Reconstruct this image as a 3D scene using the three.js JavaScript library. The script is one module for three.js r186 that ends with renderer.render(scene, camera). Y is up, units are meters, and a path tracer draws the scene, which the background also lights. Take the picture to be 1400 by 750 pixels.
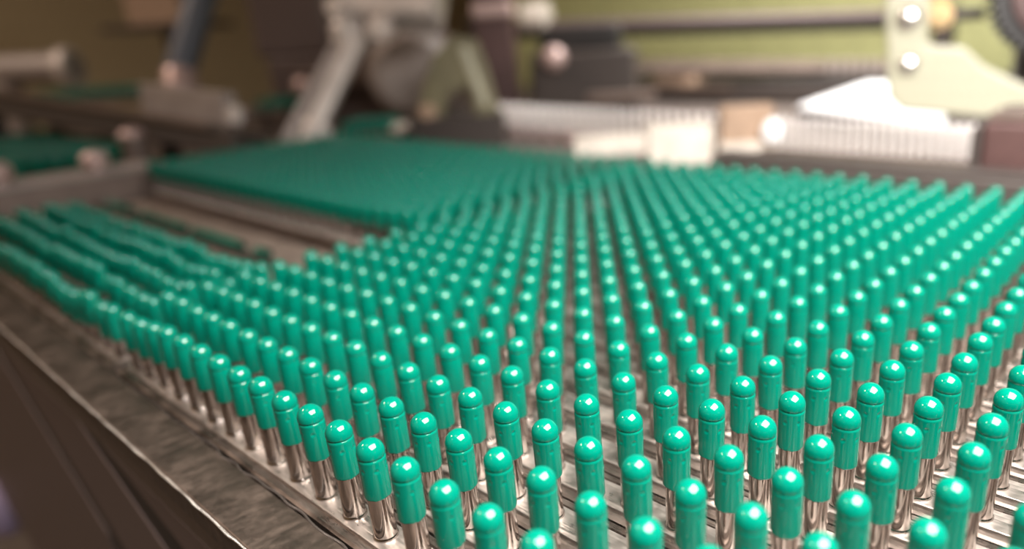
import * as THREE from 'three';
import { RoundedBoxGeometry } from 'three/addons/geometries/RoundedBoxGeometry.js';
import { mergeGeometries } from 'three/addons/utils/BufferGeometryUtils.js';
import { RectAreaLightUniformsLib } from 'three/addons/lights/RectAreaLightUniformsLib.js';

RectAreaLightUniformsLib.init();
const S = 0.016;                                   // one pin pitch, in metres: shapes below are laid out in pitches
const scene = new THREE.Scene();
scene.background = new THREE.Color(0x000000);

// ------------------------------------------------------------------ camera
const camera = new THREE.PerspectiveCamera(2 * Math.atan(375 / 974.72) * 180 / Math.PI, 1400 / 750, 0.01, 30);
camera.rotation.order = 'YXZ';
camera.rotation.set(-0.34898, 0.73141, -0.05964);
camera.position.set(4.9529 * S, 6.4907 * S, 5.2464 * S);
camera.setViewOffset(1400, 750, -107.6, -23.5, 1400, 750);
camera.updateProjectionMatrix();
camera.updateMatrixWorld();
camera.focus = 12.6 * S;
camera.userData.fStop = 3.9;

// ------------------------------------------------------------------ lights and exposure
const renderer = new THREE.WebGLRenderer({ antialias: true });
renderer.toneMapping = THREE.LinearToneMapping;
renderer.toneMappingExposure = 1.3;
renderer.shadowMap.enabled = true;

function panelLight(color, intensity, w, h, pos, basis) {        // sizes and places in pitches; shines along the basis' -z
  const l = new THREE.RectAreaLight(color, intensity, w * S, h * S);
  l.position.set(pos[0] * S, pos[1] * S, pos[2] * S);
  l.quaternion.setFromRotationMatrix(basis);
  scene.add(l);
  return l;
}
const DOWN = new THREE.Matrix4().makeRotationX(-Math.PI / 2);
const LAMP = new THREE.Vector3(11.8, 23.8, -5.3), LAMP_AIM = new THREE.Vector3(9.0, 0, -8);
const LAMP_DIR = LAMP_AIM.clone().sub(LAMP).normalize(), lampX = new THREE.Vector3(1, 0, 0).addScaledVector(LAMP_DIR, -LAMP_DIR.x).normalize();
const LAMP_BASIS = new THREE.Matrix4().makeBasis(lampX, LAMP_DIR.clone().negate().cross(lampX), LAMP_DIR.clone().negate());
const KEY = 31, BACK = 46, SPOT = 1.25, FILL_FRONT = 1.8, FILL_LEFT = 28, FILL_MIDDLE = 0.9;
const WARM = new THREE.Color(1.0, 0.80, 0.66), NEUTRAL = new THREE.Color(1.0, 0.975, 0.94);

// ------------------------------------------------------------------ random numbers and textures
let seed = 11;
const rnd = () => { seed = (seed * 1664525 + 1013904223) >>> 0; return seed / 4294967296; };
const rr = (a, b) => a + (b - a) * rnd();
function noiseGrid(n, m) { const g = new Float32Array(n * m); for (let i = 0; i < n * m; i++) g[i] = rnd(); return { g, n, m }; }
function sampleGrid(G, u, v) {
  const x = ((u % 1) + 1) % 1 * G.n, y = ((v % 1) + 1) % 1 * G.m;
  const x0 = Math.floor(x), y0 = Math.floor(y), fx = x - x0, fy = y - y0;
  const sx = fx * fx * (3 - 2 * fx), sy = fy * fy * (3 - 2 * fy);
  const a = G.g[(y0 % G.m) * G.n + x0 % G.n], b = G.g[(y0 % G.m) * G.n + (x0 + 1) % G.n];
  const c = G.g[((y0 + 1) % G.m) * G.n + x0 % G.n], d = G.g[((y0 + 1) % G.m) * G.n + (x0 + 1) % G.n];
  return (a * (1 - sx) + b * sx) * (1 - sy) + (c * (1 - sx) + d * sx) * sy;
}
function tex(size, fn, srgb) {
  const d = new Uint8Array(size * size * 4);
  for (let y = 0; y < size; y++) for (let x = 0; x < size; x++) {
    const c = fn(x / size, y / size), k = (y * size + x) * 4;
    if (typeof c === 'number') d[k] = d[k + 1] = d[k + 2] = Math.max(0, Math.min(255, c * 255));
    else for (let i = 0; i < 3; i++) d[k + i] = Math.max(0, Math.min(255, c[i] * 255));
    d[k + 3] = 255;
  }
  const t = new THREE.DataTexture(d, size, size);
  t.wrapS = t.wrapT = THREE.RepeatWrapping; t.magFilter = THREE.LinearFilter; t.minFilter = THREE.LinearMipmapLinearFilter; t.generateMipmaps = true;
  if (srgb) t.colorSpace = THREE.SRGBColorSpace;
  t.needsUpdate = true;
  return t;
}
const G1 = noiseGrid(7, 9), G2 = noiseGrid(23, 19), G3 = noiseGrid(61, 67), G4 = noiseGrid(8, 200), G5 = noiseGrid(120, 130), G6 = noiseGrid(40, 12);
const fbm = (u, v) => 0.5 * sampleGrid(G1, u, v) + 0.3 * sampleGrid(G2, u, v) + 0.2 * sampleGrid(G3, u, v);
// machined steel: streaks along u, blotches, fine grain
const scratch = (u, v) => 0.55 * sampleGrid(G4, u, v) + 0.25 * sampleGrid(G5, u * 0.3, v) + 0.2 * fbm(u, v);
const texSteelRough = tex(512, (u, v) => 0.42 + 0.36 * (fbm(u, v) - 0.5) * 2 * 0.6 + 0.25 * (scratch(u, v) - 0.5));
const texSteelBump = tex(512, (u, v) => scratch(u, v));
const texSteelColor = tex(512, (u, v) => { const k = 0.80 + 0.34 * (fbm(u, v) - 0.5) + 0.18 * (scratch(u, v) - 0.5); return [k, k * 0.975, k * 0.95]; }, true);
// rolled steel plate: dents and drawn-out flow marks
const dents = (u, v) => 0.5 * sampleGrid(G6, u + 0.15 * v, v) + 0.3 * sampleGrid(G3, u, v * 0.45) + 0.2 * sampleGrid(G5, u, v);
const texPlateBump = tex(512, dents);
const texPlateRough = tex(512, (u, v) => 0.50 + 0.45 * (fbm(u, v) - 0.5) + 0.2 * (dents(u, v) - 0.5));
const texPlateColor = tex(512, (u, v) => { const k = 0.66 + 0.20 * (fbm(u, v) - 0.5) + 0.16 * (dents(u, v) - 0.5); return [k, k * 0.955, k * 0.91]; }, true);
// vertical draw streaks of the dipped gelatine
const Gs = noiseGrid(90, 3), Gs2 = noiseGrid(31, 5);
const texStreak = tex(256, (u, v) => 0.6 * sampleGrid(Gs, u, v * 0.6) + 0.4 * sampleGrid(Gs2, u, v));
const texPaint = tex(256, (u, v) => { const k = 0.86 + 0.2 * (fbm(u, v) - 0.5); return [k, k, k]; }, true);

// ------------------------------------------------------------------ materials
const col = (r, g, b) => new THREE.Color().setRGB(r, g, b);
const M = {};
M.cap = new THREE.MeshPhysicalMaterial({ color: col(0.0001, 0.118, 0.077), roughness: 0.3, specularIntensity: 0, clearcoat: 0.85, clearcoatRoughness: 0.04, bumpMap: texStreak, bumpScale: 0.000013, ior: 1.5 });
M.pin = new THREE.MeshStandardMaterial({ color: col(0.48, 0.43, 0.40), metalness: 1, roughness: 0.14, bumpMap: texStreak, bumpScale: 0.00001 });
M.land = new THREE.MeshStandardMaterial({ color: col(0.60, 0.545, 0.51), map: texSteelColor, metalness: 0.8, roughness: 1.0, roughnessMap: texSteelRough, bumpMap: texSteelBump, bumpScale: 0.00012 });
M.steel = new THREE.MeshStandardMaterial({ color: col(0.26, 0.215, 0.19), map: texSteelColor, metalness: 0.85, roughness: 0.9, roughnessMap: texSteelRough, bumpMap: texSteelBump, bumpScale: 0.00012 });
M.plate = new THREE.MeshStandardMaterial({ color: col(0.255, 0.21, 0.185), map: texPlateColor, metalness: 0.8, roughness: 1, roughnessMap: texPlateRough, bumpMap: texPlateBump, bumpScale: 0.0002 });
M.paleEdge = new THREE.MeshStandardMaterial({ color: col(0.60, 0.55, 0.50), metalness: 0.9, roughness: 0.4, bumpMap: texPlateBump, bumpScale: 0.0004 });
M.deck = new THREE.MeshStandardMaterial({ color: col(0.15, 0.12, 0.105), metalness: 0.5, roughness: 0.55, bumpMap: texPlateBump, bumpScale: 0.0003 });
M.dark = new THREE.MeshStandardMaterial({ color: col(0.055, 0.043, 0.038), metalness: 0.3, roughness: 0.5 });
M.cover = new THREE.MeshStandardMaterial({ color: col(0.125, 0.092, 0.085), metalness: 0.3, roughness: 0.5 });
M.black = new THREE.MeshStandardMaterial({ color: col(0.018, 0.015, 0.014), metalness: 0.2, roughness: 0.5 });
M.brown = new THREE.MeshStandardMaterial({ color: col(0.20, 0.145, 0.12), metalness: 0.35, roughness: 0.45, map: texPaint });
M.grease = new THREE.MeshStandardMaterial({ color: col(0.05, 0.04, 0.035), roughness: 0.18 });
M.tray = new THREE.MeshStandardMaterial({ color: col(0.40, 0.33, 0.29), metalness: 0.4, roughness: 0.55, map: texSteelColor });
M.castSteel = new THREE.MeshStandardMaterial({ color: col(0.82, 0.73, 0.67), metalness: 0.15, roughness: 0.38, map: texPaint });
M.greySteel = new THREE.MeshStandardMaterial({ color: col(0.42, 0.36, 0.33), metalness: 0.15, roughness: 0.5, map: texPaint });
M.bright = new THREE.MeshStandardMaterial({ color: col(0.82, 0.78, 0.74), metalness: 0.9, roughness: 0.22 });
M.oliveDark = new THREE.MeshStandardMaterial({ color: col(0.24, 0.21, 0.12), roughness: 0.5, map: texPaint });
M.olive = new THREE.MeshStandardMaterial({ color: col(0.50, 0.49, 0.22), roughness: 0.5, map: texPaint });
M.oliveCast = new THREE.MeshPhysicalMaterial({ color: col(0.56, 0.53, 0.39), roughness: 0.4, clearcoat: 0.4, clearcoatRoughness: 0.3, map: texPaint });
M.cream = new THREE.MeshStandardMaterial({ color: col(0.82, 0.72, 0.62), roughness: 0.5, map: texPaint });
M.white = new THREE.MeshStandardMaterial({ color: col(0.88, 0.87, 0.88), roughness: 0.45 });
M.rust = new THREE.MeshStandardMaterial({ color: col(0.10, 0.05, 0.045), roughness: 0.5, metalness: 0.2, map: texPaint });
M.blueTube = new THREE.MeshStandardMaterial({ color: col(0.12, 0.13, 0.155), roughness: 0.4, metalness: 0.3 });
M.paleBolt = new THREE.MeshStandardMaterial({ color: col(0.88, 0.78, 0.72), metalness: 0.25, roughness: 0.3 });
M.brass = new THREE.MeshStandardMaterial({ color: col(0.75, 0.52, 0.28), metalness: 0.9, roughness: 0.3 });
M.pinkSteel = new THREE.MeshStandardMaterial({ color: col(0.50, 0.36, 0.33), metalness: 0.4, roughness: 0.4 });
M.card = new THREE.MeshStandardMaterial({ color: col(0.50, 0.34, 0.235), roughness: 0.8, map: texPaint });
M.wall = new THREE.MeshStandardMaterial({ color: col(0.62, 0.50, 0.30), roughness: 0.9, map: texPaint });
M.floor = new THREE.MeshStandardMaterial({ color: col(0.20, 0.165, 0.14), roughness: 0.6, map: texPaint });
M.ceiling = new THREE.MeshStandardMaterial({ color: col(0.50, 0.42, 0.36), roughness: 0.9 });
M.lampShell = new THREE.MeshStandardMaterial({ color: col(0.10, 0.10, 0.11), roughness: 0.4, metalness: 0.4 });
M.glowKey = new THREE.MeshStandardMaterial({ color: 0x222222, emissive: NEUTRAL, emissiveIntensity: 2.5 });
M.glowFill = new THREE.MeshStandardMaterial({ color: 0x222222, emissive: WARM, emissiveIntensity: 1.4 });
M.lilac = new THREE.MeshStandardMaterial({ color: col(0.42, 0.34, 0.52), roughness: 0.6 });

// ------------------------------------------------------------------ builders (all in pitches, scaled to metres once)
const taken = new Map();
function numbered(name) { const k = taken.get(name) || 0; taken.set(name, k + 1); return k ? `${name}_${String(k).padStart(3, '0')}` : name; }
function toMetres(g) { if (!g.userData.m) { g.scale(S, S, S); g.userData.m = true; } return g; }
function boxUV(g) {                                   // uv in metres * 12, from the dominant normal
  const p = g.attributes.position, n = g.attributes.normal, uv = new Float32Array(p.count * 2), k = 12 * S;
  for (let i = 0; i < p.count; i++) {
    const a = Math.abs(n.getX(i)), b = Math.abs(n.getY(i)), c = Math.abs(n.getZ(i));
    const X = p.getX(i) * k, Y = p.getY(i) * k, Z = p.getZ(i) * k;
    if (b >= a && b >= c) { uv[2 * i] = X; uv[2 * i + 1] = Z; } else if (c >= a) { uv[2 * i] = X; uv[2 * i + 1] = Y; } else { uv[2 * i] = Z; uv[2 * i + 1] = Y; }
  }
  g.setAttribute('uv', new THREE.BufferAttribute(uv, 2));
  return g;
}
function join(list) {
  const out = mergeGeometries(list.map((g) => { const h = g.index ? g.toNonIndexed() : g.clone(); for (const k of Object.keys(h.attributes)) if (!['position', 'normal', 'uv'].includes(k)) h.deleteAttribute(k); return h; }));
  return out;
}
const box = (w, h, d, x = 0, y = 0, z = 0, r = 0.04) => boxUV(new RoundedBoxGeometry(w, h, d, 2, Math.min(r, w / 2.1, h / 2.1, d / 2.1)).translate(x, y, z));
function span(x0, x1, y0, y1, z0, z1, r = 0.04) { return box(Math.abs(x1 - x0), Math.abs(y1 - y0), Math.abs(z1 - z0), (x0 + x1) / 2, (y0 + y1) / 2, (z0 + z1) / 2, r); }
const UP = new THREE.Vector3(0, 1, 0);
function along(g, a, b) {                             // g runs along +y from 0 to |ab|
  const A = new THREE.Vector3(...a), B = new THREE.Vector3(...b), d = B.clone().sub(A).normalize();
  return g.applyQuaternion(new THREE.Quaternion().setFromUnitVectors(UP, d)).translate(A.x, A.y, A.z);
}
const len = (a, b) => Math.hypot(b[0] - a[0], b[1] - a[1], b[2] - a[2]);
function rod(a, b, r, r2 = r, n = 28) {               // a rod with chamfered ends
  const L = len(a, b), c = Math.min(0.15 * Math.max(r, r2), L * 0.2);
  const g = new THREE.LatheGeometry([[0.001, 0], [r - c, 0], [r, c], [r2, L - c], [r2 - c, L], [0.001, L]].map((p) => new THREE.Vector2(...p)), n);
  return along(g, a, b);
}
function bar(a, b, w, t, r = 0.1, twist = 0) { const L = len(a, b); return along(box(w, L, t, 0, L / 2, 0, r).rotateY(twist), a, b); }
function ball(x, y, z, r, sx = 1, sy = 1, sz = 1) { return new THREE.SphereGeometry(r, 28, 18).scale(sx, sy, sz).translate(x, y, z); }
function hexBolt(a, dir, r, h) {
  const b = a.map((v, i) => v + dir[i] * h);
  return join([along(new THREE.CylinderGeometry(r * 1.3, r * 1.3, h * 0.25, 24).translate(0, h * 0.125, 0), a, b), along(new THREE.CylinderGeometry(r * 0.94, r, h, 6).translate(0, h / 2, 0), a, b)]);
}
function outline(pts, depth, bev = 0.15) {
  const s = new THREE.Shape(pts.map((p) => new THREE.Vector2(...p)));
  return new THREE.ExtrudeGeometry(s, { depth, bevelEnabled: true, bevelSize: bev, bevelThickness: bev, bevelSegments: 2, curveSegments: 20 });
}
function shadow(m) { m.castShadow = true; m.receiveShadow = true; return m; }
function tag(o, label, category, group) { o.userData.label = label; if (category) o.userData.category = category; if (group) o.userData.group = group; return o; }
function thing(name, label, category, pos = [0, 0, 0], turn = 0, group) {
  const o = new THREE.Group(); o.name = numbered(name); o.position.set(pos[0] * S, pos[1] * S, pos[2] * S); o.rotation.y = turn; scene.add(o);
  return tag(o, label, category, group);
}
function part(name, geo, mat, parent, label) {
  const m = shadow(new THREE.Mesh(toMetres(geo), mat)); m.name = numbered(name); parent.add(m);
  if (label) m.userData.label = label;
  return m;
}
function struct(name, geo, mat) { const m = part(name, geo, mat, scene); m.userData.kind = 'structure'; return m; }
const ORD = ['', 'first', 'second', 'third', 'fourth', 'fifth', 'sixth', 'seventh', 'eighth', 'ninth', 'tenth', 'eleventh', 'twelfth', 'thirteenth', 'fourteenth', 'fifteenth', 'sixteenth', 'seventeenth', 'eighteenth', 'nineteenth', 'twentieth', 'twenty-first', 'twenty-second', 'twenty-third', 'twenty-fourth', 'twenty-fifth'];

// ------------------------------------------------------------------ the hall
const HX0 = -240, HX1 = 140, HY0 = -52, HY1 = 115, HZ0 = -205, HZ1 = 150, T = 6;
struct('floor', span(HX0 - T, HX1 + T, HY0 - T, HY0, HZ0 - T, HZ1 + T, 0.01), M.floor);
struct('ceiling', span(HX0 - T, HX1 + T, HY1, HY1 + T, HZ0 - T, HZ1 + T, 0.01), M.ceiling);
struct('wall_left', span(HX0 - T, HX0, HY0, HY1, HZ0, HZ1, 0.01), M.wall);
struct('wall_right', span(HX1, HX1 + T, HY0, HY1, HZ0, HZ1, 0.01), M.wall);
struct('wall_back', span(HX0, HX1, HY0, HY1, HZ0 - T, HZ0, 0.01), M.wall);
struct('wall_front', span(HX0, HX1, HY0, HY1, HZ1, HZ1 + T, 0.01), M.wall);

// ------------------------------------------------------------------ the machine table
const BAR_TOP = -1.72, BAR_T = 0.72, DECK = -2.46, PZ = 1.1049;
const table = thing('machine_table', 'dark machine table under all the rows of green capped pins', 'machine', [0, HY0, 0]);
const up = -HY0;                                       // table parts are given above the floor
part('deck', span(-125, 30, DECK - 1.2, DECK, -92, 1.45, 0.1).translate(0, up, 0), M.deck, table);
part('apron', span(-125, 30, -22, DECK - 1.2, -91, 0.7, 0.1).translate(0, up, 0), M.black, table);
for (const [x, z] of [[-120, -3], [20, -3], [-120, -87], [20, -87]]) part('leg', span(x - 3, x + 3, HY0, -22, z - 3, z + 3, 0.3).translate(0, up, 0), M.dark, table);
// slanted covers on the front, gaps between them
for (const pts of [
  [[-88, -3.72], [-32.8, -3.72], [-21.2, -8.6], [-19.8, -22], [-88, -22]],
  [[-30.2, -3.72], [-19.9, -3.72], [-11.6, -6.5], [-3, -13], [-2, -22], [-17.0, -22], [-18.4, -8.6]],
  [[-17.4, -3.72], [28, -3.72], [28, -22], [0.6, -22], [-0.2, -12.4], [-9.6, -5.2]]]) part('side_cover', outline(pts, 0.62, 0.015).translate(0, up, 0.78), M.cover, table);
for (const pts of [[[-32.75, -3.75], [-30.25, -3.75], [-18.45, -8.6], [-17.05, -21.9], [-19.75, -21.9], [-21.15, -8.6]], [[-19.85, -3.75], [-17.45, -3.75], [-9.65, -5.25], [-0.25, -12.4], [0.55, -21.9], [-1.95, -21.9], [-2.95, -13], [-11.55, -6.5]]]) part('gap_shade', outline(pts, 0.55, 0.01).translate(0, up, 0.8), M.black, table, 'black strip painting the shade of the gap');  // black strips laid in the gaps to stand for their shade
part('knob', ball(-56, -22.8, 1.7, 2.2, 1.2, 1, 0.7).translate(0, up, 0), M.lilac, table, 'pale lilac knob');

const rail = thing('edge_rail', 'long worn steel rail along the front edge beside the first pin row', 'rail', [0, DECK, 0]);
part('plate', span(-92, 22, 0, 0.68, 0.60, 1.72, 0.07), M.plate, rail);
{ // ragged outer edge in a paler steel, and the bead of dried gelatine along the inner edge
  const bead = (y, z, r, amp, x0, x1, n) => {
    const pts = []; for (let i = 0; i <= n; i++) pts.push(new THREE.Vector3(x0 + (x1 - x0) * i / n, y + amp * 0.4 * (rnd() - 0.5), z + amp * (rnd() - 0.5)));
    return new THREE.TubeGeometry(new THREE.CatmullRomCurve3(pts), n * 4, r, 8);
  };
  part('outer_edge', bead(0.62, 1.71, 0.035, 0.03, -92, 22, 320), M.paleEdge, rail, 'pale bright outer edge');
  part('gelatine_bead', bead(0.665, 0.60, 0.028, 0.09, -92, 22, 240), M.grease, rail, 'dark wavy bead along the inner edge');
}

// ------------------------------------------------------------------ pins, bars and caps
const R = 0.238, RP = 0.208;
function barGeo(n) {                                   // cross-section drawn in (z, y), swept along x
  const h = PZ / 2 - 0.025, pr = [[-h, -BAR_T], [-h, -0.07], [-h + 0.05, -0.03], [-0.36, -0.03], [-0.34, -0.075], [-0.31, -0.075], [0.31, -0.075], [0.34, -0.075], [0.36, -0.03], [h - 0.05, -0.03], [h, -0.07], [h, -BAR_T]];
  const s = new THREE.Shape(pr.map((p) => new THREE.Vector2(-p[0], p[1])));
  const g = new THREE.ExtrudeGeometry(s, { depth: n, bevelEnabled: true, bevelSize: 0.03, bevelThickness: 0.03, bevelOffset: -0.03, bevelSegments: 1 });
  g.rotateY(Math.PI / 2);
  return boxUV(g);
}
function pinGeo(n, extra = 0) {
  const y0 = BAR_TOP - 0.02, pts = [[RP + 0.022, y0], [RP + 0.022, BAR_TOP + 0.03], [RP + 0.004, BAR_TOP + 0.045], [RP, BAR_TOP + 0.06], [RP, -0.9], [RP, -0.1 + extra]];
  for (let i = 1; i <= 7; i++) { const a = i / 7 * Math.PI / 2; pts.push([Math.max(0.001, RP * Math.cos(a)), -0.1 + extra + RP * Math.sin(a)]); }
  return new THREE.LatheGeometry(pts.map((p) => new THREE.Vector2(...p)), n);
}
const PIN_HI = pinGeo(40), PIN_LO = pinGeo(16), BAR30 = barGeo(30.0), LAND30 = box(30, 0.12, 0.60, 0, -0.06, 0, 0.025);
function capGeo(nt, full, variant) {
  const rows = [];                                      // [radius, height, dimple row?]
  const bottom = -0.853, wob = [0.3 + variant, 1.7 * variant + 1, 0.9 * variant];
  const ys = full ? [bottom, bottom + 0.012, bottom + 0.03, -0.76, -0.66, -0.55, -0.47, -0.40, -0.36, -0.335, -0.315, -0.295, -0.28, -0.265, -0.245, -0.225, -0.20, -0.17, -0.14, -0.12, -0.10, -0.09, -0.08, -0.07, -0.06, -0.05, -0.04, -0.02] : [bottom, bottom + 0.03, -0.6, -0.2, -0.105, -0.08, -0.06, -0.03];
  for (const y of ys) {
    let r = R;
    if (y < bottom + 0.005) r -= 0.010; else if (y < bottom + 0.02) r -= 0.003;
    const q = (y + 0.075) / 0.017; r -= 0.018 * Math.exp(-q * q);                   // the locking groove
    const q2 = (y + 0.125) / 0.022; r += 0.002 * Math.exp(-q2 * q2);
    if (y > -0.055) r += 0.002;
    rows.push([r, y]);
  }
  const nd = full ? 12 : 7, rd = R + 0.002;
  for (let i = 0; i <= nd; i++) { const a = i / nd * Math.PI / 2; rows.push([Math.max(0.0005, rd * Math.cos(a)), rd * Math.sin(a)]); }
  const inner = [[0.0005, 0.195], [0.13, 0.16], [0.2, 0.07], [0.2185, -0.05], [0.2185, bottom + 0.008]];
  const all = [...inner.map((p) => [p[0], p[1], 1]), ...rows];
  const pos = [], uv = [], idx = [];
  all.forEach(([r, y, isInner], j) => {
    for (let i = 0; i <= nt; i++) {
      const th = i / nt * Math.PI * 2;
      let rad = r, yy = y;
      if (!isInner) {
        if (y < bottom + 0.04) yy += 0.007 * Math.sin(2 * th + wob[0]) + 0.005 * Math.sin(5 * th + wob[1]) + 0.003 * Math.sin(11 * th + wob[2]);
        if (full && y < -0.18 && y > -0.38) for (let k = 0; k < 6; k++) {
          let d = th - (k * Math.PI / 3); d = Math.atan2(Math.sin(d), Math.cos(d));
          const q = Math.hypot(d * R, y + 0.28) / 0.034; rad -= 0.014 * Math.exp(-q * q); 
          const ring = (q - 1.55) / 0.5; rad += 0.0026 * Math.exp(-ring * ring);
        }
      } else if (y < bottom + 0.02) yy += 0.007 * Math.sin(2 * th + wob[0]) + 0.005 * Math.sin(5 * th + wob[1]) + 0.003 * Math.sin(11 * th + wob[2]);
      pos.push(rad * Math.cos(th), yy, -rad * Math.sin(th)); uv.push(i / nt, y * 0.8);
    }
    if (j) for (let i = 0; i < nt; i++) { const a = (j - 1) * (nt + 1) + i, b = a + nt + 1; idx.push(a, a + 1, b + 1, a, b + 1, b); }
  });
  const g = new THREE.BufferGeometry();
  g.setAttribute('position', new THREE.Float32BufferAttribute(pos, 3)); g.setAttribute('uv', new THREE.Float32BufferAttribute(uv, 2)); g.setIndex(idx);
  g.computeVertexNormals();
  const nn = g.attributes.normal;                       // close the seam of the normals
  for (let j = 0; j < all.length; j++) {
    const a = j * (nt + 1), b = a + nt, v = new THREE.Vector3().fromBufferAttribute(nn, a).add(new THREE.Vector3().fromBufferAttribute(nn, b)).normalize();
    nn.setXYZ(a, v.x, v.y, v.z); nn.setXYZ(b, v.x, v.y, v.z);
  }
  return toMetres(g);
}
const CAP_HI = [0, 1, 2].map((v) => capGeo(96, true, v)), CAP_MID = [0, 1].map((v) => capGeo(36, false, v)), CAP_LO = capGeo(18, false, 0);

const px = new THREE.Vector3();
function project(x, y, z) {                            // pixel and distance in pitches of a point given in pitches
  px.set(x * S, y * S, z * S).applyMatrix4(camera.matrixWorldInverse); const d = -px.z / S;
  px.applyMatrix4(camera.projectionMatrix);
  return [(px.x + 1) * 700, (1 - px.y) * 375, d];
}
const inFrame = ([x, y, d], m = 0) => d > 0.5 && x > -m && x < 1400 + m && y > -m && y < 750 + m;

const capSpots = [];                                   // {x, y, z, j, block}
// bars of the bright group, X from -17 to 12, rows j = 0 .. 22
const pinRows = (b, xs, z, each, lift = 0) => {        // pins of one bar, bar's own frame: its middle on the deck
  const bx = b.userData.cx, shown = xs.filter((x) => inFrame(project(x, -1.2, z), 260) || inFrame(project(x, 0, z), 260));
  if (each) for (const x of shown) { const m = part('pin', project(x, 0, z)[2] < 20 ? PIN_HI : PIN_LO, M.pin, b); m.position.set((x - bx) * S, (-DECK + lift - (z === 0 && x < -14 ? 0.36 : 0)) * S, 0); m.rotation.y = rnd() * 6; }
  else if (shown.length) { const im = new THREE.InstancedMesh(toMetres(PIN_LO), M.pin, shown.length); shown.forEach((x, i) => im.setMatrixAt(i, new THREE.Matrix4().makeTranslation((x - bx) * S, (-DECK + lift) * S, 0))); im.name = numbered('pins'); im.userData.kind = 'stuff'; shadow(im); b.add(im); }
};
function pinBar(x0, z, label, group, opts = {}) {
  const xs = Array.from({ length: 30 }, (_, i) => x0 + i).filter((x) => x > (opts.from ?? -1000)), cx = x0 + 14.5, lift = opts.lift || 0;
  const b = thing('pin_bar', label, 'bar', [cx, DECK, z], 0, group); b.userData.cx = cx;
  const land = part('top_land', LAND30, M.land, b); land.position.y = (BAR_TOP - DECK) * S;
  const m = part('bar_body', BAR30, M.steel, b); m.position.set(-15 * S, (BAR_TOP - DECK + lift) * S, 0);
  if (lift < 0) m.position.y = (BAR_TOP - DECK) * S;
  pinRows(b, xs, z, opts.each, Math.min(lift, 0));
  delete b.userData.cx;
  return xs;
}
const side = (j) => `bright pin bar, ${ORD[j + 1]} row from the worn edge rail`;
for (let j = 0; j <= 22; j++) {
  const xs = pinBar(-17, -PZ * j, side(j), 'pin bars of the bright near group', { each: j < 9 });
  for (const x of xs) {
    let dy = rr(-0.02, 0.02);
    if (j === 0 && x <= -15) dy -= [0.14, 0.24, 0.28][-15 - x];
    capSpots.push({ x, y: dy, z: -PZ * j, j, block: 'near' });
  }
}
// shaded low group beyond the left ends of the first bars, sagging rows
for (let j = 0; j < 5; j++) {
  const z = [0.02, -1.09, -2.20, -3.31, -4.42][j];
  const xs = pinBar(-47.4, z, `shaded low pin bar at left, ${ORD[j + 1]} from the edge rail`, 'pin bars of the shaded low group', { lift: -0.66, from: -40 });
  for (const x of xs) if (x > -40 && true) capSpots.push({ x, y: -0.34 + rr(-0.2, 0.16) + (j === 0 ? -0.12 : 0) - (j > 3 ? 0.12 : 0), z: z + rr(-0.04, 0.04), j, block: 'low' });
}
// far group behind the drip tray
for (let j = 10; j <= 22; j++) {
  const xs = pinBar(-47.4, -PZ * j, `pin bar of the far group, ${ORD[j - 9]} row behind the drip tray`, 'pin bars of the far group', { each: j === 10 });
  for (const x of xs) capSpots.push({ x, y: rr(-0.02, 0.02), z: -PZ * j, j, block: 'far' });
}
// leftmost group, front pins bare
for (let j = 0; j < 9; j++) {
  const z = -5.0 - PZ * j;
  const xs = pinBar(-87, z, `dim pin bar at far left, ${ORD[j + 1]} row behind the cross rail`, 'pin bars of the dim far left group');
  xs.forEach((x, i) => { if (j > 0 || (i % 4 !== 1 && i % 7 !== 3 && i < 27)) capSpots.push({ x, y: rr(-0.03, 0.03), z, j, block: 'left' }); });
}
// choose the 300 that show largest
for (const c of capSpots) { c.p = project(c.x, c.y, c.z); c.top = project(c.x, c.y + R, c.z); }
const visible = capSpots.filter((c) => inFrame(c.p, 260));
visible.sort((a, b) => a.p[2] - b.p[2]);
const chosen = visible.filter((c) => inFrame(c.top)).slice(0, 300), chosenSet = new Set(chosen), rest = visible.filter((c) => !chosenSet.has(c));
// ordinals: along each row of the bright group, counted from the end where the row leaves the picture
const rows = new Map();
for (const c of capSpots) if (c.block === 'near' && inFrame(c.top)) { if (!rows.has(c.j)) rows.set(c.j, []); rows.get(c.j).push(c); }
for (const [j, list] of rows) {
  list.sort((a, b) => b.x - a.x);
  const out = project(list[0].x + 1, R, list[0].z), edge = out[1] >= 750 ? 'lower edge' : 'right edge';
  list.forEach((c, i) => { c.label = `glossy green cap, ${ORD[j + 1]} row from the rail, ${ORD[i + 1]} from the photo's ${edge}`; });
}
for (const c of capSpots) if (c.block === 'low') c.label = `dull green cap in the sagging left group, ${ORD[c.j + 1]} row from the rail, ${ORD[-17 - Math.round(c.x)] || 'far'} along`;
const GROUPS = { near: 'glossy green caps of the bright near group', low: 'dull green caps of the sagging left group' };
const protos = {};
chosen.forEach((c, i) => {
  const d = c.p[2], lod = d < 15.5 ? 'h' : 'm', v = i % (lod === 'h' ? 3 : 2), key = lod + v;
  let m;
  if (!protos[key]) { m = protos[key] = shadow(new THREE.Mesh(lod === 'h' ? CAP_HI[v] : CAP_MID[v], M.cap)); } else m = protos[key].clone();
  m.name = numbered('capsule_cap'); m.position.set(c.x * S, c.y * S, c.z * S); m.rotation.set(rr(-0.012, 0.012), 0.62 + rr(-0.16, 0.16), rr(-0.012, 0.012));
  tag(m, c.label, 'cap', GROUPS[c.block]); scene.add(m);
});
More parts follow.
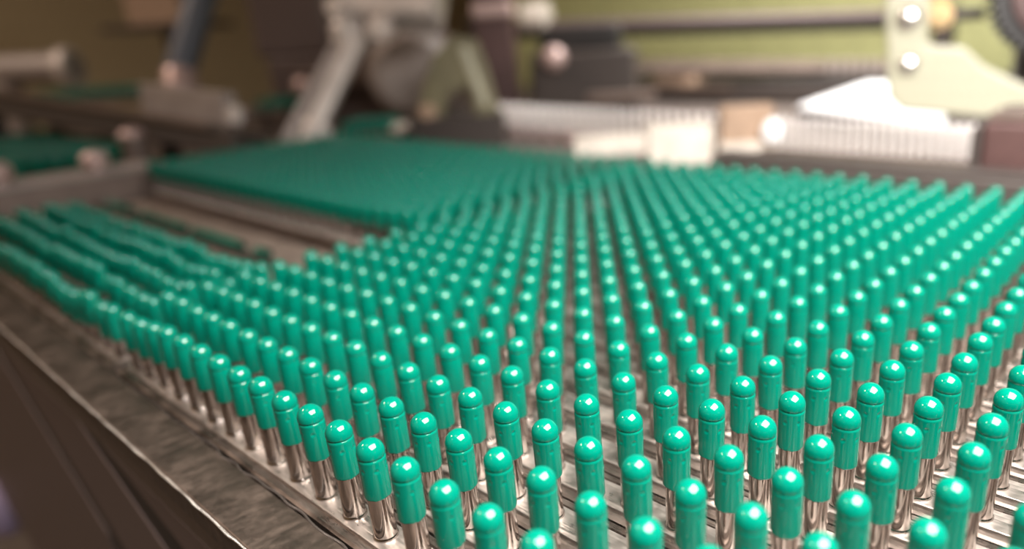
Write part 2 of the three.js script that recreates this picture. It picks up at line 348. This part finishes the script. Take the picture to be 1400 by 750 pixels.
{
  const im = new THREE.InstancedMesh(CAP_LO, M.cap, rest.length), q = new THREE.Matrix4();
  rest.forEach((c, i) => im.setMatrixAt(i, q.makeRotationY(i).setPosition(c.x * S, c.y * S, c.z * S)));
  im.name = 'capsule_caps'; im.userData = { kind: 'stuff', label: 'blurred field of green caps behind the nearest rows and at left', category: 'caps' }; shadow(im); scene.add(im);
}
console.log('caps', capSpots.length, 'visible', visible.length, 'chosen to depth', chosen[chosen.length - 1].p[2], 'low among them', chosen.filter((c) => c.block !== 'near').length);

// ------------------------------------------------------------------ drip tray between the groups
const tray = thing('drip_tray', 'long brown drip tray between the low left group and the far group', 'tray', [-36, DECK, -8.2]);
part('tray_floor', span(-12.6, 17.5, 0, 0.14, -2.1, 2.0, 0.04), M.tray, tray);
part('tray_wall', span(-12.6, 17.5, 0, 0.5, 0.5, 0.66, 0.05), M.dark, tray);
const trayCap = CAP_MID[0];
[[-47.6], [-46.5], [-45.4], [-43.2], [-41.2], [-39.0], [-37.6], [-36.5], [-34.0], [-32.9], [-31.8], [-30.7], [-29.6], [-27.0]].forEach(([x], i) => {
  const m = shadow(new THREE.Mesh(trayCap, M.cap)); m.name = numbered('loose_cap'); m.rotation.set(0, 0, Math.PI / 2 + rr(-0.02, 0.02)); m.position.set((x - 0.2) * S, (DECK + 0.14 + R + 0.35) * S, (-8.15) * S);
  m.rotation.y = rr(-0.15, 0.15); m.position.y = (DECK + 0.14 + R + 0.004) * S;
  tag(m, `loose dark green cap lying in the brown drip tray, ${ORD[14 - i]} from its near end`, 'cap', 'loose caps lying in the drip tray'); scene.add(m);
});

// ------------------------------------------------------------------ cross rail at the left, with its knobs
const cross = thing('cross_rail', 'brown cross rail with round knobs between the two left cap groups', 'rail', [-51, DECK, -6]);
part('beam', span(-2.6, 1.8, 0, 1.9, -6.4, 6.4, 0.2), M.brown, cross);
part('top_strip', span(-2.2, 1.2, 1.9, 2.15, -6.2, 6.2, 0.1), M.greySteel, cross);
for (const [x, z, r] of [[0.6, 2.6, 1.0], [0.4, -2.8, 0.85]]) part('knob', join([rod([x, 2.1, z], [x, 2.5, z], r * 0.55), ball(x, 2.5 + r * 0.5, z, r, 1, 0.7, 1)]), M.pinkSteel, cross);
const post = thing('stop_post', 'short rounded brown post at the corner of the far cap group', 'post', [-57.0, DECK, -13.2]);
part('base', rod([0, 0, 0], [0, 0.8, 0], 1.3), M.brown, post);
part('shaft', rod([0, 0.8, 0], [0, 3.6, 0], 0.9), M.brown, post);
part('cap', ball(0, 3.6, 0, 0.9, 1, 0.6, 1), M.pinkSteel, post);

// ------------------------------------------------------------------ behind the cap field, right: rail, blocks, bare pin bars
const back = thing('dark_back_rail', 'dark brown rail right behind the far edge of the bright caps', 'rail', [-6, DECK, -28.6]);
part('beam', span(-9.6, 18, 0, 2.2, -1.0, 0.9, 0.15), M.dark, back);
part('low_beam', span(-38, -9.6, 0, 1.3, -1.0, 0.9, 0.1), M.dark, back);
part('top_ledge', span(-9.6, 18, 2.2, 2.42, -1.0, 0.3, 0.08), M.dark, back);
const endb = thing('end_housing', 'dark reddish housing at the right end of the back rail', 'housing', [-1.6, DECK, -32.5]);
part('body', span(-1.6, 6, 0, 4.2, -1.8, 1.8, 0.3), M.rust, endb);
part('side_plate', span(-2.0, -1.6, 0, 3.9, -1.7, 1.7, 0.1), M.dark, endb);
part('cover', span(-1.4, 6, 4.2, 4.6, -1.6, 1.6, 0.12), M.brown, endb);

const cb = thing('cream_block', 'bright cream clamp block standing in front of the bare pin bar', 'block', [-22.0, DECK, -34.4], 0.70);
part('body', span(-2.15, 2.1, 0, 3.0, -1.1, 1.1, 0.18), M.cream, cb);
part('jaw', span(-6.9, -2.15, 1.2, 2.5, -0.7, 0.7, 0.15), M.cream, cb);
part('base', span(-7, 2.3, 0, 0.5, -1.2, 1.2, 0.08), M.brown, cb);
const cb2 = thing('tan_bracket', 'tan bracket with a white round knob between the bare pin bars', 'bracket', [-20.2, DECK, -40.2], 0.70);
part('body', span(-1.9, 1.7, 0, 3.6, -0.7, 0.7, 0.2), M.card, cb2);
part('foot', span(-2.1, 2.1, 0, 1.2, -1.0, 1.2, 0.15), M.cream, cb2);
part('knob', join([rod([1.4, 1.9, 0.4], [1.4, 1.9, 1.3], 0.45), ball(1.4, 1.9, 1.5, 0.72, 1, 1.15, 0.8)]), M.white, cb2, 'round white knob');

function bareRack(x0, n, z, turn, label, rowsN, gap) {
  const b = thing('bare_pin_rack', label, 'rack', [x0, DECK, z], turn, 'racks of bare steel pins behind the caps');
  part('base_bar', span(-1, n * gap, 0, 0.75, -rowsN * 0.55 - 0.3, 0.9, 0.08), M.brown, b);
  for (let i = 0; i < n; i++) for (let k = 0; k < rowsN; k++) {
    const m = part('bare_pin', PIN_BARE, M.pinMatt, b); m.position.set(i * gap * S, -DECK * S, (-k * 1.1) * S); if (gap < 1) m.scale.set(0.7, 1, 0.7);
  }
  if (gap === 1) for (let i = 0; i < 9; i++) part('bolt', rod([1 + i * 2.4, 0.35, 0.9], [1 + i * 2.4, 0.35, 1.5], 0.42, 0.42, 14), M.pinkSteel, b);
  return b;
}
const PIN_BARE = pinGeo(14, 0.1);
M.pinMatt = new THREE.MeshStandardMaterial({ color: col(0.86, 0.81, 0.78), metalness: 0.55, roughness: 0.3 });
bareRack(-51.2, 29, -43.8, -0.10, 'left rack of bare steel pins behind the cream block', 2, 1);
bareRack(-18.4, 29, -40.6, -0.02, 'right rack of bare steel pins below the white sheet', 2, 0.56);

const sheet = thing('white_sheet', 'bright white plastic sheet lying behind the right rack of pins', 'sheet', [0, DECK, 0]);
const tilt = (g) => g.rotateX(-Math.PI / 2).translate(0, 0, 49.2).rotateX(0.062).translate(0, 0, -49.2);
part('sheet', tilt(outline([[-23.6, 55.2], [-22.7, 69.0], [-17.8, 69.0], [-8.0, 50.0], [-10.2, 49.2]], 0.22, 0.03)).translate(0, 1.18, 0), M.white, sheet);
part('tray_under', tilt(outline([[-23.4, 54.8], [-22.5, 68.6], [-17.8, 68.6], [-7.8, 49.8], [-10.2, 49.0]], 1.0, 0.05)).translate(0, 0.1, 0), M.dark, sheet);

// ------------------------------------------------------------------ machine bed, beams and rods behind
const bed = thing('machine_bed', 'long dark machine bed below the olive cabinet', 'machine', [-42, DECK, -76.5]);
part('body', span(-30, 40, 0, 1.9, -8, 4, 0.3), M.dark, bed);
part('slide', span(-30, 40, 1.9, 2.6, -5, 1, 0.2), M.black, bed);
part('front_strip', span(-26, 2, 1.3, 2.0, 4, 5.2, 0.1), M.brown, bed);
part('guide_block', span(-10, -3.5, 1.9, 3.2, 1.2, 4, 0.2), M.card, bed);
const cross2 = thing('upper_beam', 'pinkish grey horizontal beam with a ridged right end below the olive cabinet', 'beam', [0, 0, 0]);
part('beam', bar([-66, 2.4, -66.5], [-18, 0.5, -83], 1.5, 1.3, 0.15), M.brown, cross2);
for (let i = 0; i < 12; i++) { const t = 0.74 + i * 0.021, x = -66 + 48 * t, y = 2.4 - 1.9 * t, z = -66.5 - 16.5 * t; part('ridge', bar([x, y - 0.8, z + 0.85], [x, y + 0.8, z + 0.85], 0.45, 0.4, 0.1), M.greySteel, cross2); }
part('support', bar([-66, 1.9, -66.5], [-66, DECK, -66.5], 2.5, 2.5, 0.2), M.dark, cross2);
part('support', bar([-18, 0, -83], [-18, DECK, -83], 2.5, 2.5, 0.2), M.dark, cross2);
const guide = thing('guide_rod', 'dark horizontal guide rod crossing in front of the olive cabinet', 'rod', [0, 0, 0]);
part('rod', rod([-78, 7.9, -66], [-22, 6.2, -90], 0.75), M.cover, guide);
part('lower_rod', rod([-78, 6.7, -66.4], [-22, 5.0, -90.4], 0.55), M.black, guide);
part('collar', join([rod([-71.0, 8.9, -69.0], [-67.6, 8.8, -70.4], 1.9)]), M.cream, guide, 'pale collar on the rod');
part('end_post', bar([-78, DECK, -66], [-78, 9.2, -66], 2.2, 2.2, 0.2), M.dark, guide);
part('end_post', bar([-22, DECK, -90], [-22, 7.4, -90], 2.2, 2.2, 0.2), M.dark, guide);

const cab = thing('olive_cabinet', 'large olive green painted cabinet filling the background at upper right', 'cabinet', [-50, HY0, -100]);
part('body', span(-62, 80, 0, 84, -18, 0, 0.4), M.olive, cab);
for (let i = 0; i < 5; i++) part('panel', span(-60 + i * 28, -33 + i * 28, 4, 82, 0, 0.5, 0.2), M.olive, cab);
for (let i = 0; i < 5; i++) part('handle', join([rod([-36 + i * 28, 30, 0.5], [-36 + i * 28, 30, 2], 0.4), rod([-36 + i * 28, 40, 0.5], [-36 + i * 28, 40, 2], 0.4), rod([-36 + i * 28, 29, 2], [-36 + i * 28, 41, 2], 0.5)]), M.dark, cab);

// olive cast bracket and wheel at the right
const brk = thing('cast_bracket', 'pale olive cast bracket with bright bolts at upper right', 'bracket', [-11.5, DECK, -42.4], 0.30);
{
  const y = -DECK;
  part('casting', outline([[0.2, y + 1.6], [1.0, y + 0.9], [7.4, y + 0.25], [8.2, y + 0.3], [8.2, y + 1.5], [5.2, y + 3.0], [4.0, y + 4.1], [2.4, y + 4.25], [1.75, y + 4.6], [1.7, y + 7.6], [-0.2, y + 8.2], [-0.4, y + 7.4], [0.0, y + 4.0]], 1.6, 0.25).translate(0, 0, -1.8), M.oliveCast, brk);
  part('foot', span(3.5, 8.6, 0, y + 0.3, -2.2, 0.2, 0.2), M.dark, brk);
  part('bolt', ball(1.05, y + 3.5, 0.2, 0.62, 1, 1, 0.7), M.bright, brk, 'bright round bolt head');
  part('bolt', ball(0.85, y + 6.2, 0.2, 0.75, 1, 1, 0.7), M.bright, brk, 'bright round bolt head');
  part('brass_nut', hexBolt([2.5, y + 6.2, -0.8], [0, 0, 1], 0.62, 0.8), M.brass, brk);
  part('shaft', rod([1.5, y + 6.2, -1.2], [5.0, y + 6.2, -1.2], 0.35), M.dark, brk);
}
const wheel = thing('gear_wheel', 'large dark toothed wheel cut by the upper right corner', 'wheel', [-2.7, 7.4, -43.4], 0.45);
{
  const pts = []; const nT = 44, r0 = 3.35, r1 = 3.75;
  for (let i = 0; i < nT; i++) for (const [f, r] of [[0, r0], [0.25, r1], [0.55, r1], [0.8, r0]]) { const a = (i + f) / nT * Math.PI * 2; pts.push([r * Math.cos(a), r * Math.sin(a)]); }
  part('toothed_rim', outline(pts, 1.3, 0.05).translate(0, 0, -1.2), M.black, wheel);
  part('disc', rod([0, 0, -0.2], [0, 0, 0.5], 2.9), M.rust, wheel);
  part('hub', rod([0, 0, 0.5], [0, 0, 1.2], 0.9), M.pinkSteel, wheel);
  part('axle', rod([0, 0, -1.2], [0, 0, -6], 0.6), M.dark, wheel);
  part('stand', bar([0, DECK - 7.2, -5], [0, 0.5, -5], 1.6, 1.6, 0.2), M.dark, wheel);
}

// ------------------------------------------------------------------ middle background
const hook = thing('olive_yoke', 'olive arched casting with two legs in the middle background', 'casting', [-46.2, DECK, -35.6], 0.72);
{
  const y = -DECK, s = new THREE.Shape([[-3.2, y + 0.4], [-2.2, y + 3.0], [-1.1, y + 5.2], [0.5, y + 6.6], [2.1, y + 6.2], [2.7, y + 4.0], [3.4, y + 0.5], [2.0, y + 0.2], [1.5, y + 3.2], [0.6, y + 2.6], [-0.6, y + 2.4], [-1.4, y + 0.2]].map((p) => new THREE.Vector2(...p)));
  part('arch', new THREE.ExtrudeGeometry(s, { depth: 1.6, bevelEnabled: true, bevelSize: 0.25, bevelThickness: 0.25, bevelSegments: 3 }).translate(0, 0, -0.8), M.oliveDark, hook);
  part('leg_rib', bar([1.3, y + 6.0, 1.0], [2.7, y + 0.9, 1.0], 0.8, 0.6, 0.25), M.oliveCast, hook, 'pale leg');  // leg in a paler olive than the arch
  part('toe', ball(-2.4, y + 0.6, 0.6, 1.0, 1, 1, 0.9), M.card, hook);
  part('foot', span(-4, 4, 0, y + 0.3, -1.4, 1.4, 0.15), M.dark, hook);
}
const pst = thing('red_post', 'dark reddish upright post behind the olive yoke', 'post', [-59.6, DECK, -53.2], 0.7);
part('column', span(-2.1, 2.1, 0, 22, -1.9, 1.9, 0.3), M.rust, pst);
part('clamp', span(-2.3, 2.3, 11.0, 12.6, -2.1, 2.1, 0.4), M.pinkSteel, pst);
part('base', span(-2.6, 2.6, 0, 0.8, -2.4, 2.4, 0.1), M.dark, pst);
const clu = thing('dark_gearbox', 'dark gearbox with a pink round knob left of the olive cabinet', 'gearbox', [-52.0, DECK, -55.0], 0.55);
part('case', span(-2.4, 8.8, 0, 7.2, -3, 3, 0.5), M.dark, clu);
part('lid', span(-1.4, 7.2, 7.2, 9.6, -2.4, 2.4, 0.4), M.black, clu);
part('knob', join([rod([0.6, 6.6, 3], [0.6, 6.6, 4], 0.6), ball(0.6, 6.6, 4.5, 1.25)]), M.pinkSteel, clu);
part('ledge', span(3.8, 11, 1.8, 2.8, 3, 4.4, 0.2), M.brown, clu);
const mot = thing('motor_housing', 'rounded grey brown motor housing behind the steel lever', 'motor', [-60.6, DECK, -42.6], 0.72);
part('shell', rod([0, 6.0, -4], [0, 6.0, 3.4], 4.6, 4.6, 40), M.greySteel, mot);
part('end_cover', rod([0, 6.0, 3.4], [0, 6.0, 4.2], 4.0, 3.4, 40), M.greySteel, mot);
for (const z of [-2.4, 0, 2.2]) part('band', rod([0, 6.0, z - 0.3], [0, 6.0, z + 0.3], 4.85, 4.85, 40), M.brown, mot);
part('base', span(-3.8, 3.8, 0, 1.6, -4, 0, 0.15), M.dark, mot);
const lev = thing('steel_lever', 'slanted pale steel lever arm with a bolted head at upper centre', 'lever', [0, 0, 0]);
part('arm', bar([-50.9, 7.0, -29.9], [-51.2, DECK + 0.6, -23.1], 1.9, 1.4, 0.35, 0.55), M.castSteel, lev);
part('web', bar([-52.9, 6.6, -29.2], [-53.2, DECK + 0.5, -22.1], 1.7, 0.9, 0.2, 0.55), M.greySteel, lev);
part('head', bar([-53.4, 9.9, -30.6], [-46.2, 9.2, -35.4], 3.4, 3.0, 0.6), M.castSteel, lev);
part('knuckle', ball(-51.8, 7.4, -29.6, 1.5, 1, 1.2, 1), M.castSteel, lev);
part('bolt', rod([-52.0, 9.55, -29.4], [-51.3, 9.5, -28.4], 0.85), M.paleBolt, lev, 'round bright bolt head');
part('bolt', rod([-49.4, 7.75, -31.6], [-48.5, 7.65, -30.3], 0.95), M.paleBolt, lev, 'round bright bolt head');
part('ring', rod([-50.95, 0.6, -25.2], [-50.97, -0.2, -24.55], 1.25), M.castSteel, lev);
part('foot', span(-54.5, -49.7, DECK, DECK + 0.9, -24, -21.5, 0.2), M.dark, lev);

// ------------------------------------------------------------------ left background
const slab = thing('steel_slide_bar', 'brown steel slide bar with a shiny tip at upper left', 'bar', [0, 0, 0]);
part('bar', bar([-65.8, 2.7, -17.7], [-54.6, 1.8, -19.8], 3.6, 1.2, 0.15, 0.1), M.greySteel, slab);
part('tip', bar([-54.6, 1.9, -19.8], [-53.6, 1.85, -20.0], 1.5, 1.0, 0.25), M.castSteel, slab, 'shiny steel tip');
part('rear_bar', bar([-61, 1.9, -20.8], [-56.2, 1.6, -22.2], 1.0, 1.0, 0.15), M.brown, slab);
for (const x of [-64, -56]) part('support', bar([x, DECK, x === -64 ? -18 : -19.5], [x, 1.4, x === -64 ? -18 : -19.5], 1.2, 1.2, 0.1), M.dark, slab);
const dia = thing('frame_beam', 'dark brown frame beam slanting down across the upper left', 'beam', [0, 0, 0]);
part('beam', bar([-86, 3.6, -9.3], [-49.5, 0.0, -18.6], 1.9, 3.0, 0.2), M.dark, dia);
part('top_flange', bar([-86, 5.0, -9.0], [-51.5, 1.3, -17.6], 2.4, 0.5, 0.12, Math.PI / 2), M.brown, dia);
part('support', bar([-84, DECK, -9.8], [-84, 3.2, -9.8], 2, 2, 0.2), M.dark, dia);
part('support', bar([-52, DECK, -17.9], [-52, 0.3, -17.9], 1.4, 1.4, 0.2), M.brown, dia);
const tube = thing('blue_grey_tube', 'blue grey slanted tube with a pink end fitting at upper left', 'tube', [0, 0, 0]);
part('tube', rod([-78.0, 16, -31.4], [-79.1, 4.8, -25.7], 1.5), M.blueTube, tube);
part('fitting', join([rod([-79.1, 4.9, -25.8], [-77.8, 2.4, -24.9], 1.7), ball(-76.8, 3.6, -24.6, 1.5)]), M.pinkSteel, tube);
part('bracket', bar([-79.0, DECK, -25.4], [-78.6, 3.0, -25.4], 2.2, 1.6, 0.2), M.dark, tube);
function farTray(x, y, z, w, turn, label) {
  const t = thing('far_cap_tray', label, 'tray', [x, DECK, z], turn, 'distant trays of green caps');
  const top = y - DECK - 0.9;
  part('tray', span(-w / 2 - 0.4, w / 2 + 0.4, top - 0.7, top, -3, 3, 0.1), M.brown, t);
  for (const sx of [-1, 1]) part('support', span(sx * w / 2 - 0.5, sx * w / 2 + 0.5, 0, top - 0.7, -0.6, 0.6, 0.1), M.dark, t);
  const n = Math.round(w / 0.9), im = new THREE.InstancedMesh(CAP_LO, M.cap, n * 5), q = new THREE.Matrix4();
  for (let i = 0; i < n; i++) for (let k = 0; k < 5; k++) im.setMatrixAt(i * 5 + k, q.makeTranslation((-w / 2 + (i + 0.5) * w / n) * S, (top + 0.86) * S, (-2.4 + k * 1.2) * S));
  im.name = numbered('caps'); im.userData.kind = 'stuff'; shadow(im); t.add(im);
}
farTray(-97, 3.4, -23, 13, 0.72, 'distant tray of green caps at upper left under the tan box');
farTray(-54.6, -0.1, -32.2, 4.6, 0.75, 'small tray of green caps below the motor housing');
farTray(-81, 1.0, -36.8, 3.8, 0.72, 'distant sliver of green caps left of the steel lever');
const scoop = thing('pale_scoop', 'pale scoop lying beside the small tray of green caps', 'scoop', [-51.2, DECK, -33.6], 0.75);
part('bowl', ball(0, 1.7, 0, 1.1, 1.3, 0.5, 0.9), M.cream, scoop);
part('stem', rod([0, 0, 0], [0, 1.4, 0], 0.4), M.dark, scoop);
const tee = thing('tee_fitting', 'pale grey tee shaped pipe fitting at the far left', 'fitting', [-116, DECK, -21], 0.72);
part('pipe', rod([-7, 8.6, 0], [6.4, 8.4, 0], 1.9), M.greySteel, tee);
part('leg', rod([-3.5, 0, 0], [-3.5, 8.4, 0], 1.6), M.greySteel, tee);
part('collar', rod([4.4, 8.4, 0], [6.2, 8.4, 0], 2.5), M.castSteel, tee);
const bx = thing('tan_box', 'tan box on a shelf post at the far upper left', 'box', [-147, HY0, -51], 0.72);
part('carton', span(-5, 5, -HY0 + 12.2, -HY0 + 23, -4, 4, 0.2), M.card, bx);
part('shelf', span(-10, 10, -HY0 + 11.2, -HY0 + 12.2, -4.6, 4.6, 0.1), M.dark, bx);
part('post', span(-1, 1, 0, -HY0 + 11.2, -1, 1, 0.1), M.dark, bx);
const mc = thing('dark_valve_block', 'dark brown valve block with pale fittings behind the steel lever', 'valve', [-80, DECK, -46], 0.72);
part('block', span(-9, 9, 0, 8.2, -2.5, 2.5, 0.5), M.cover, mc);
part('manifold', span(-5, 11, 4.2, 6.4, 2.5, 4.4, 0.4), M.brown, mc);
part('top_block', span(-10, -1, 8.2, 16, -2.5, 2.5, 0.5), M.cover, mc);
part('fitting', ball(1.6, 10.6, 1.0, 1.9, 1.3, 1, 1), M.greySteel, mc);
part('fitting', ball(-4.4, 4.6, 3.6, 1.4), M.pinkSteel, mc);
part('fitting', rod([3.5, 8.2, 0], [3.5, 13.5, 0], 1.1), M.greySteel, mc);
// ------------------------------------------------------------------ work lamp and the unseen lights added to it: each a glowing face with its own light
const lamp = thing('work_lamp', 'twin panel work lamp with an added shading flap on a post beside the machine table', 'lamp');
{
  const place = (g) => g.applyMatrix4(LAMP_BASIS).translate(LAMP.x, LAMP.y, LAMP.z), P = LAMP, d = LAMP_DIR;
  part('housing', place(span(-11.6, 11.6, -14.6, 14.6, 0.25, 2.0, 0.3)), M.lampShell, lamp);
  part('flap', place(span(-11.6, -11.3, -14.6, 14.6, -4.5, 0.3, 0.1)), M.lampShell, lamp);  // flap added out of view to dim the left cap groups
  for (const s of [-1, 1]) {
    part('diffuser', place(span(-11, 11, s * 7.2 - 6.8, s * 7.2 + 6.8, 0.05, 0.25, 0.05)), M.glowKey, lamp);
    panelLight(NEUTRAL, KEY, 22, 13.6, new THREE.Vector3(0, s * 7.2, -0.05).applyMatrix4(LAMP_BASIS).add(LAMP).toArray(), LAMP_BASIS);
  }
  part('arm', rod([P.x - d.x * 2, P.y - d.y * 2, P.z - d.z * 2], [27.5, 27.5, -5], 0.5), M.lampShell, lamp);
  part('post', rod([27, DECK, -5], [27, 28, -5], 0.7), M.lampShell, lamp);
  part('base', rod([27, DECK, -5], [27, DECK + 0.8, -5], 1.6), M.lampShell, lamp);
}
const strip = thing('added_strip_light', 'long unseen strip light added to brighten the back of the machine', 'lamp');  // unseen strip added to brighten the white sheet and the cabinet
part('housing', span(-46, 0, 34.2, 36, -71, -61, 0.3), M.lampShell, strip);
part('flap', span(-46, 0, 27.5, 34.4, -61, -60.6, 0.1), M.lampShell, strip);  // flap added to keep this light off the near caps
part('diffuser', span(-45, -1, 34, 34.2, -70, -62, 0.05), M.glowKey, strip);
for (const x of [-40, -6]) part('hanger', rod([x, 36, -66], [x, HY1, -66], 0.4), M.lampShell, strip);
panelLight(NEUTRAL, BACK, 43, 7.6, [-23, 33.9, -66], DOWN);
const spot = thing('added_spot_light', 'small unseen spot light added to brighten the back of the machine', 'lamp');  // unseen spot added to lift the blocks and racks at the back
{
  const P = new THREE.Vector3(25.2, 20.5, -3.0), A = new THREE.Vector3(-19, -0.5, -42), d = A.clone().sub(P).normalize(), at = (k) => P.clone().addScaledVector(d, k).toArray();
  part('housing', rod(at(-3), at(-0.35), 1.2, 1.7), M.lampShell, spot);
  part('lens', rod(at(-0.35), at(-0.1), 1.45), M.glowKey, spot);
  part('bracket', rod(at(-2), [26.4, 21.5, -3.8], 0.25), M.lampShell, spot);
  const l = new THREE.SpotLight(NEUTRAL, SPOT, 0, 0.40, 0.6, 2);
  l.position.set(P.x * S, P.y * S, P.z * S); l.target.position.set(A.x * S, A.y * S, A.z * S); l.shadow.radius = 1.2; scene.add(l, l.target);
}
for (const [x, z, fill] of [[-62, 125, FILL_FRONT], [-115, 62, FILL_LEFT], [-20, 30, FILL_MIDDLE]]) {  // unseen fill panels added for soft light; the front one gives a second glint
  const c = thing('ceiling_fill_light', `unseen square fill light ${x === -62 ? 'by the front wall' : x === -115 ? 'over the left side' : 'over the middle'} of the hall`, 'lamp', [x, HY1, z], 0, 'unseen fill lights of the hall');
  part('frame', span(-19, 19, -2.2, 0, -19, 19, 0.2), M.lampShell, c);
  part('diffuser', span(-17.5, 17.5, -2.4, -2.2, -17.5, 17.5, 0.05), M.glowFill, c);
  panelLight(WARM, fill, 34, 34, [x, HY1 - 2.6, z], DOWN);
}
scene.traverse((o) => { if (o.isMesh) { o.castShadow = true; o.receiveShadow = true; } });
renderer.render(scene, camera);
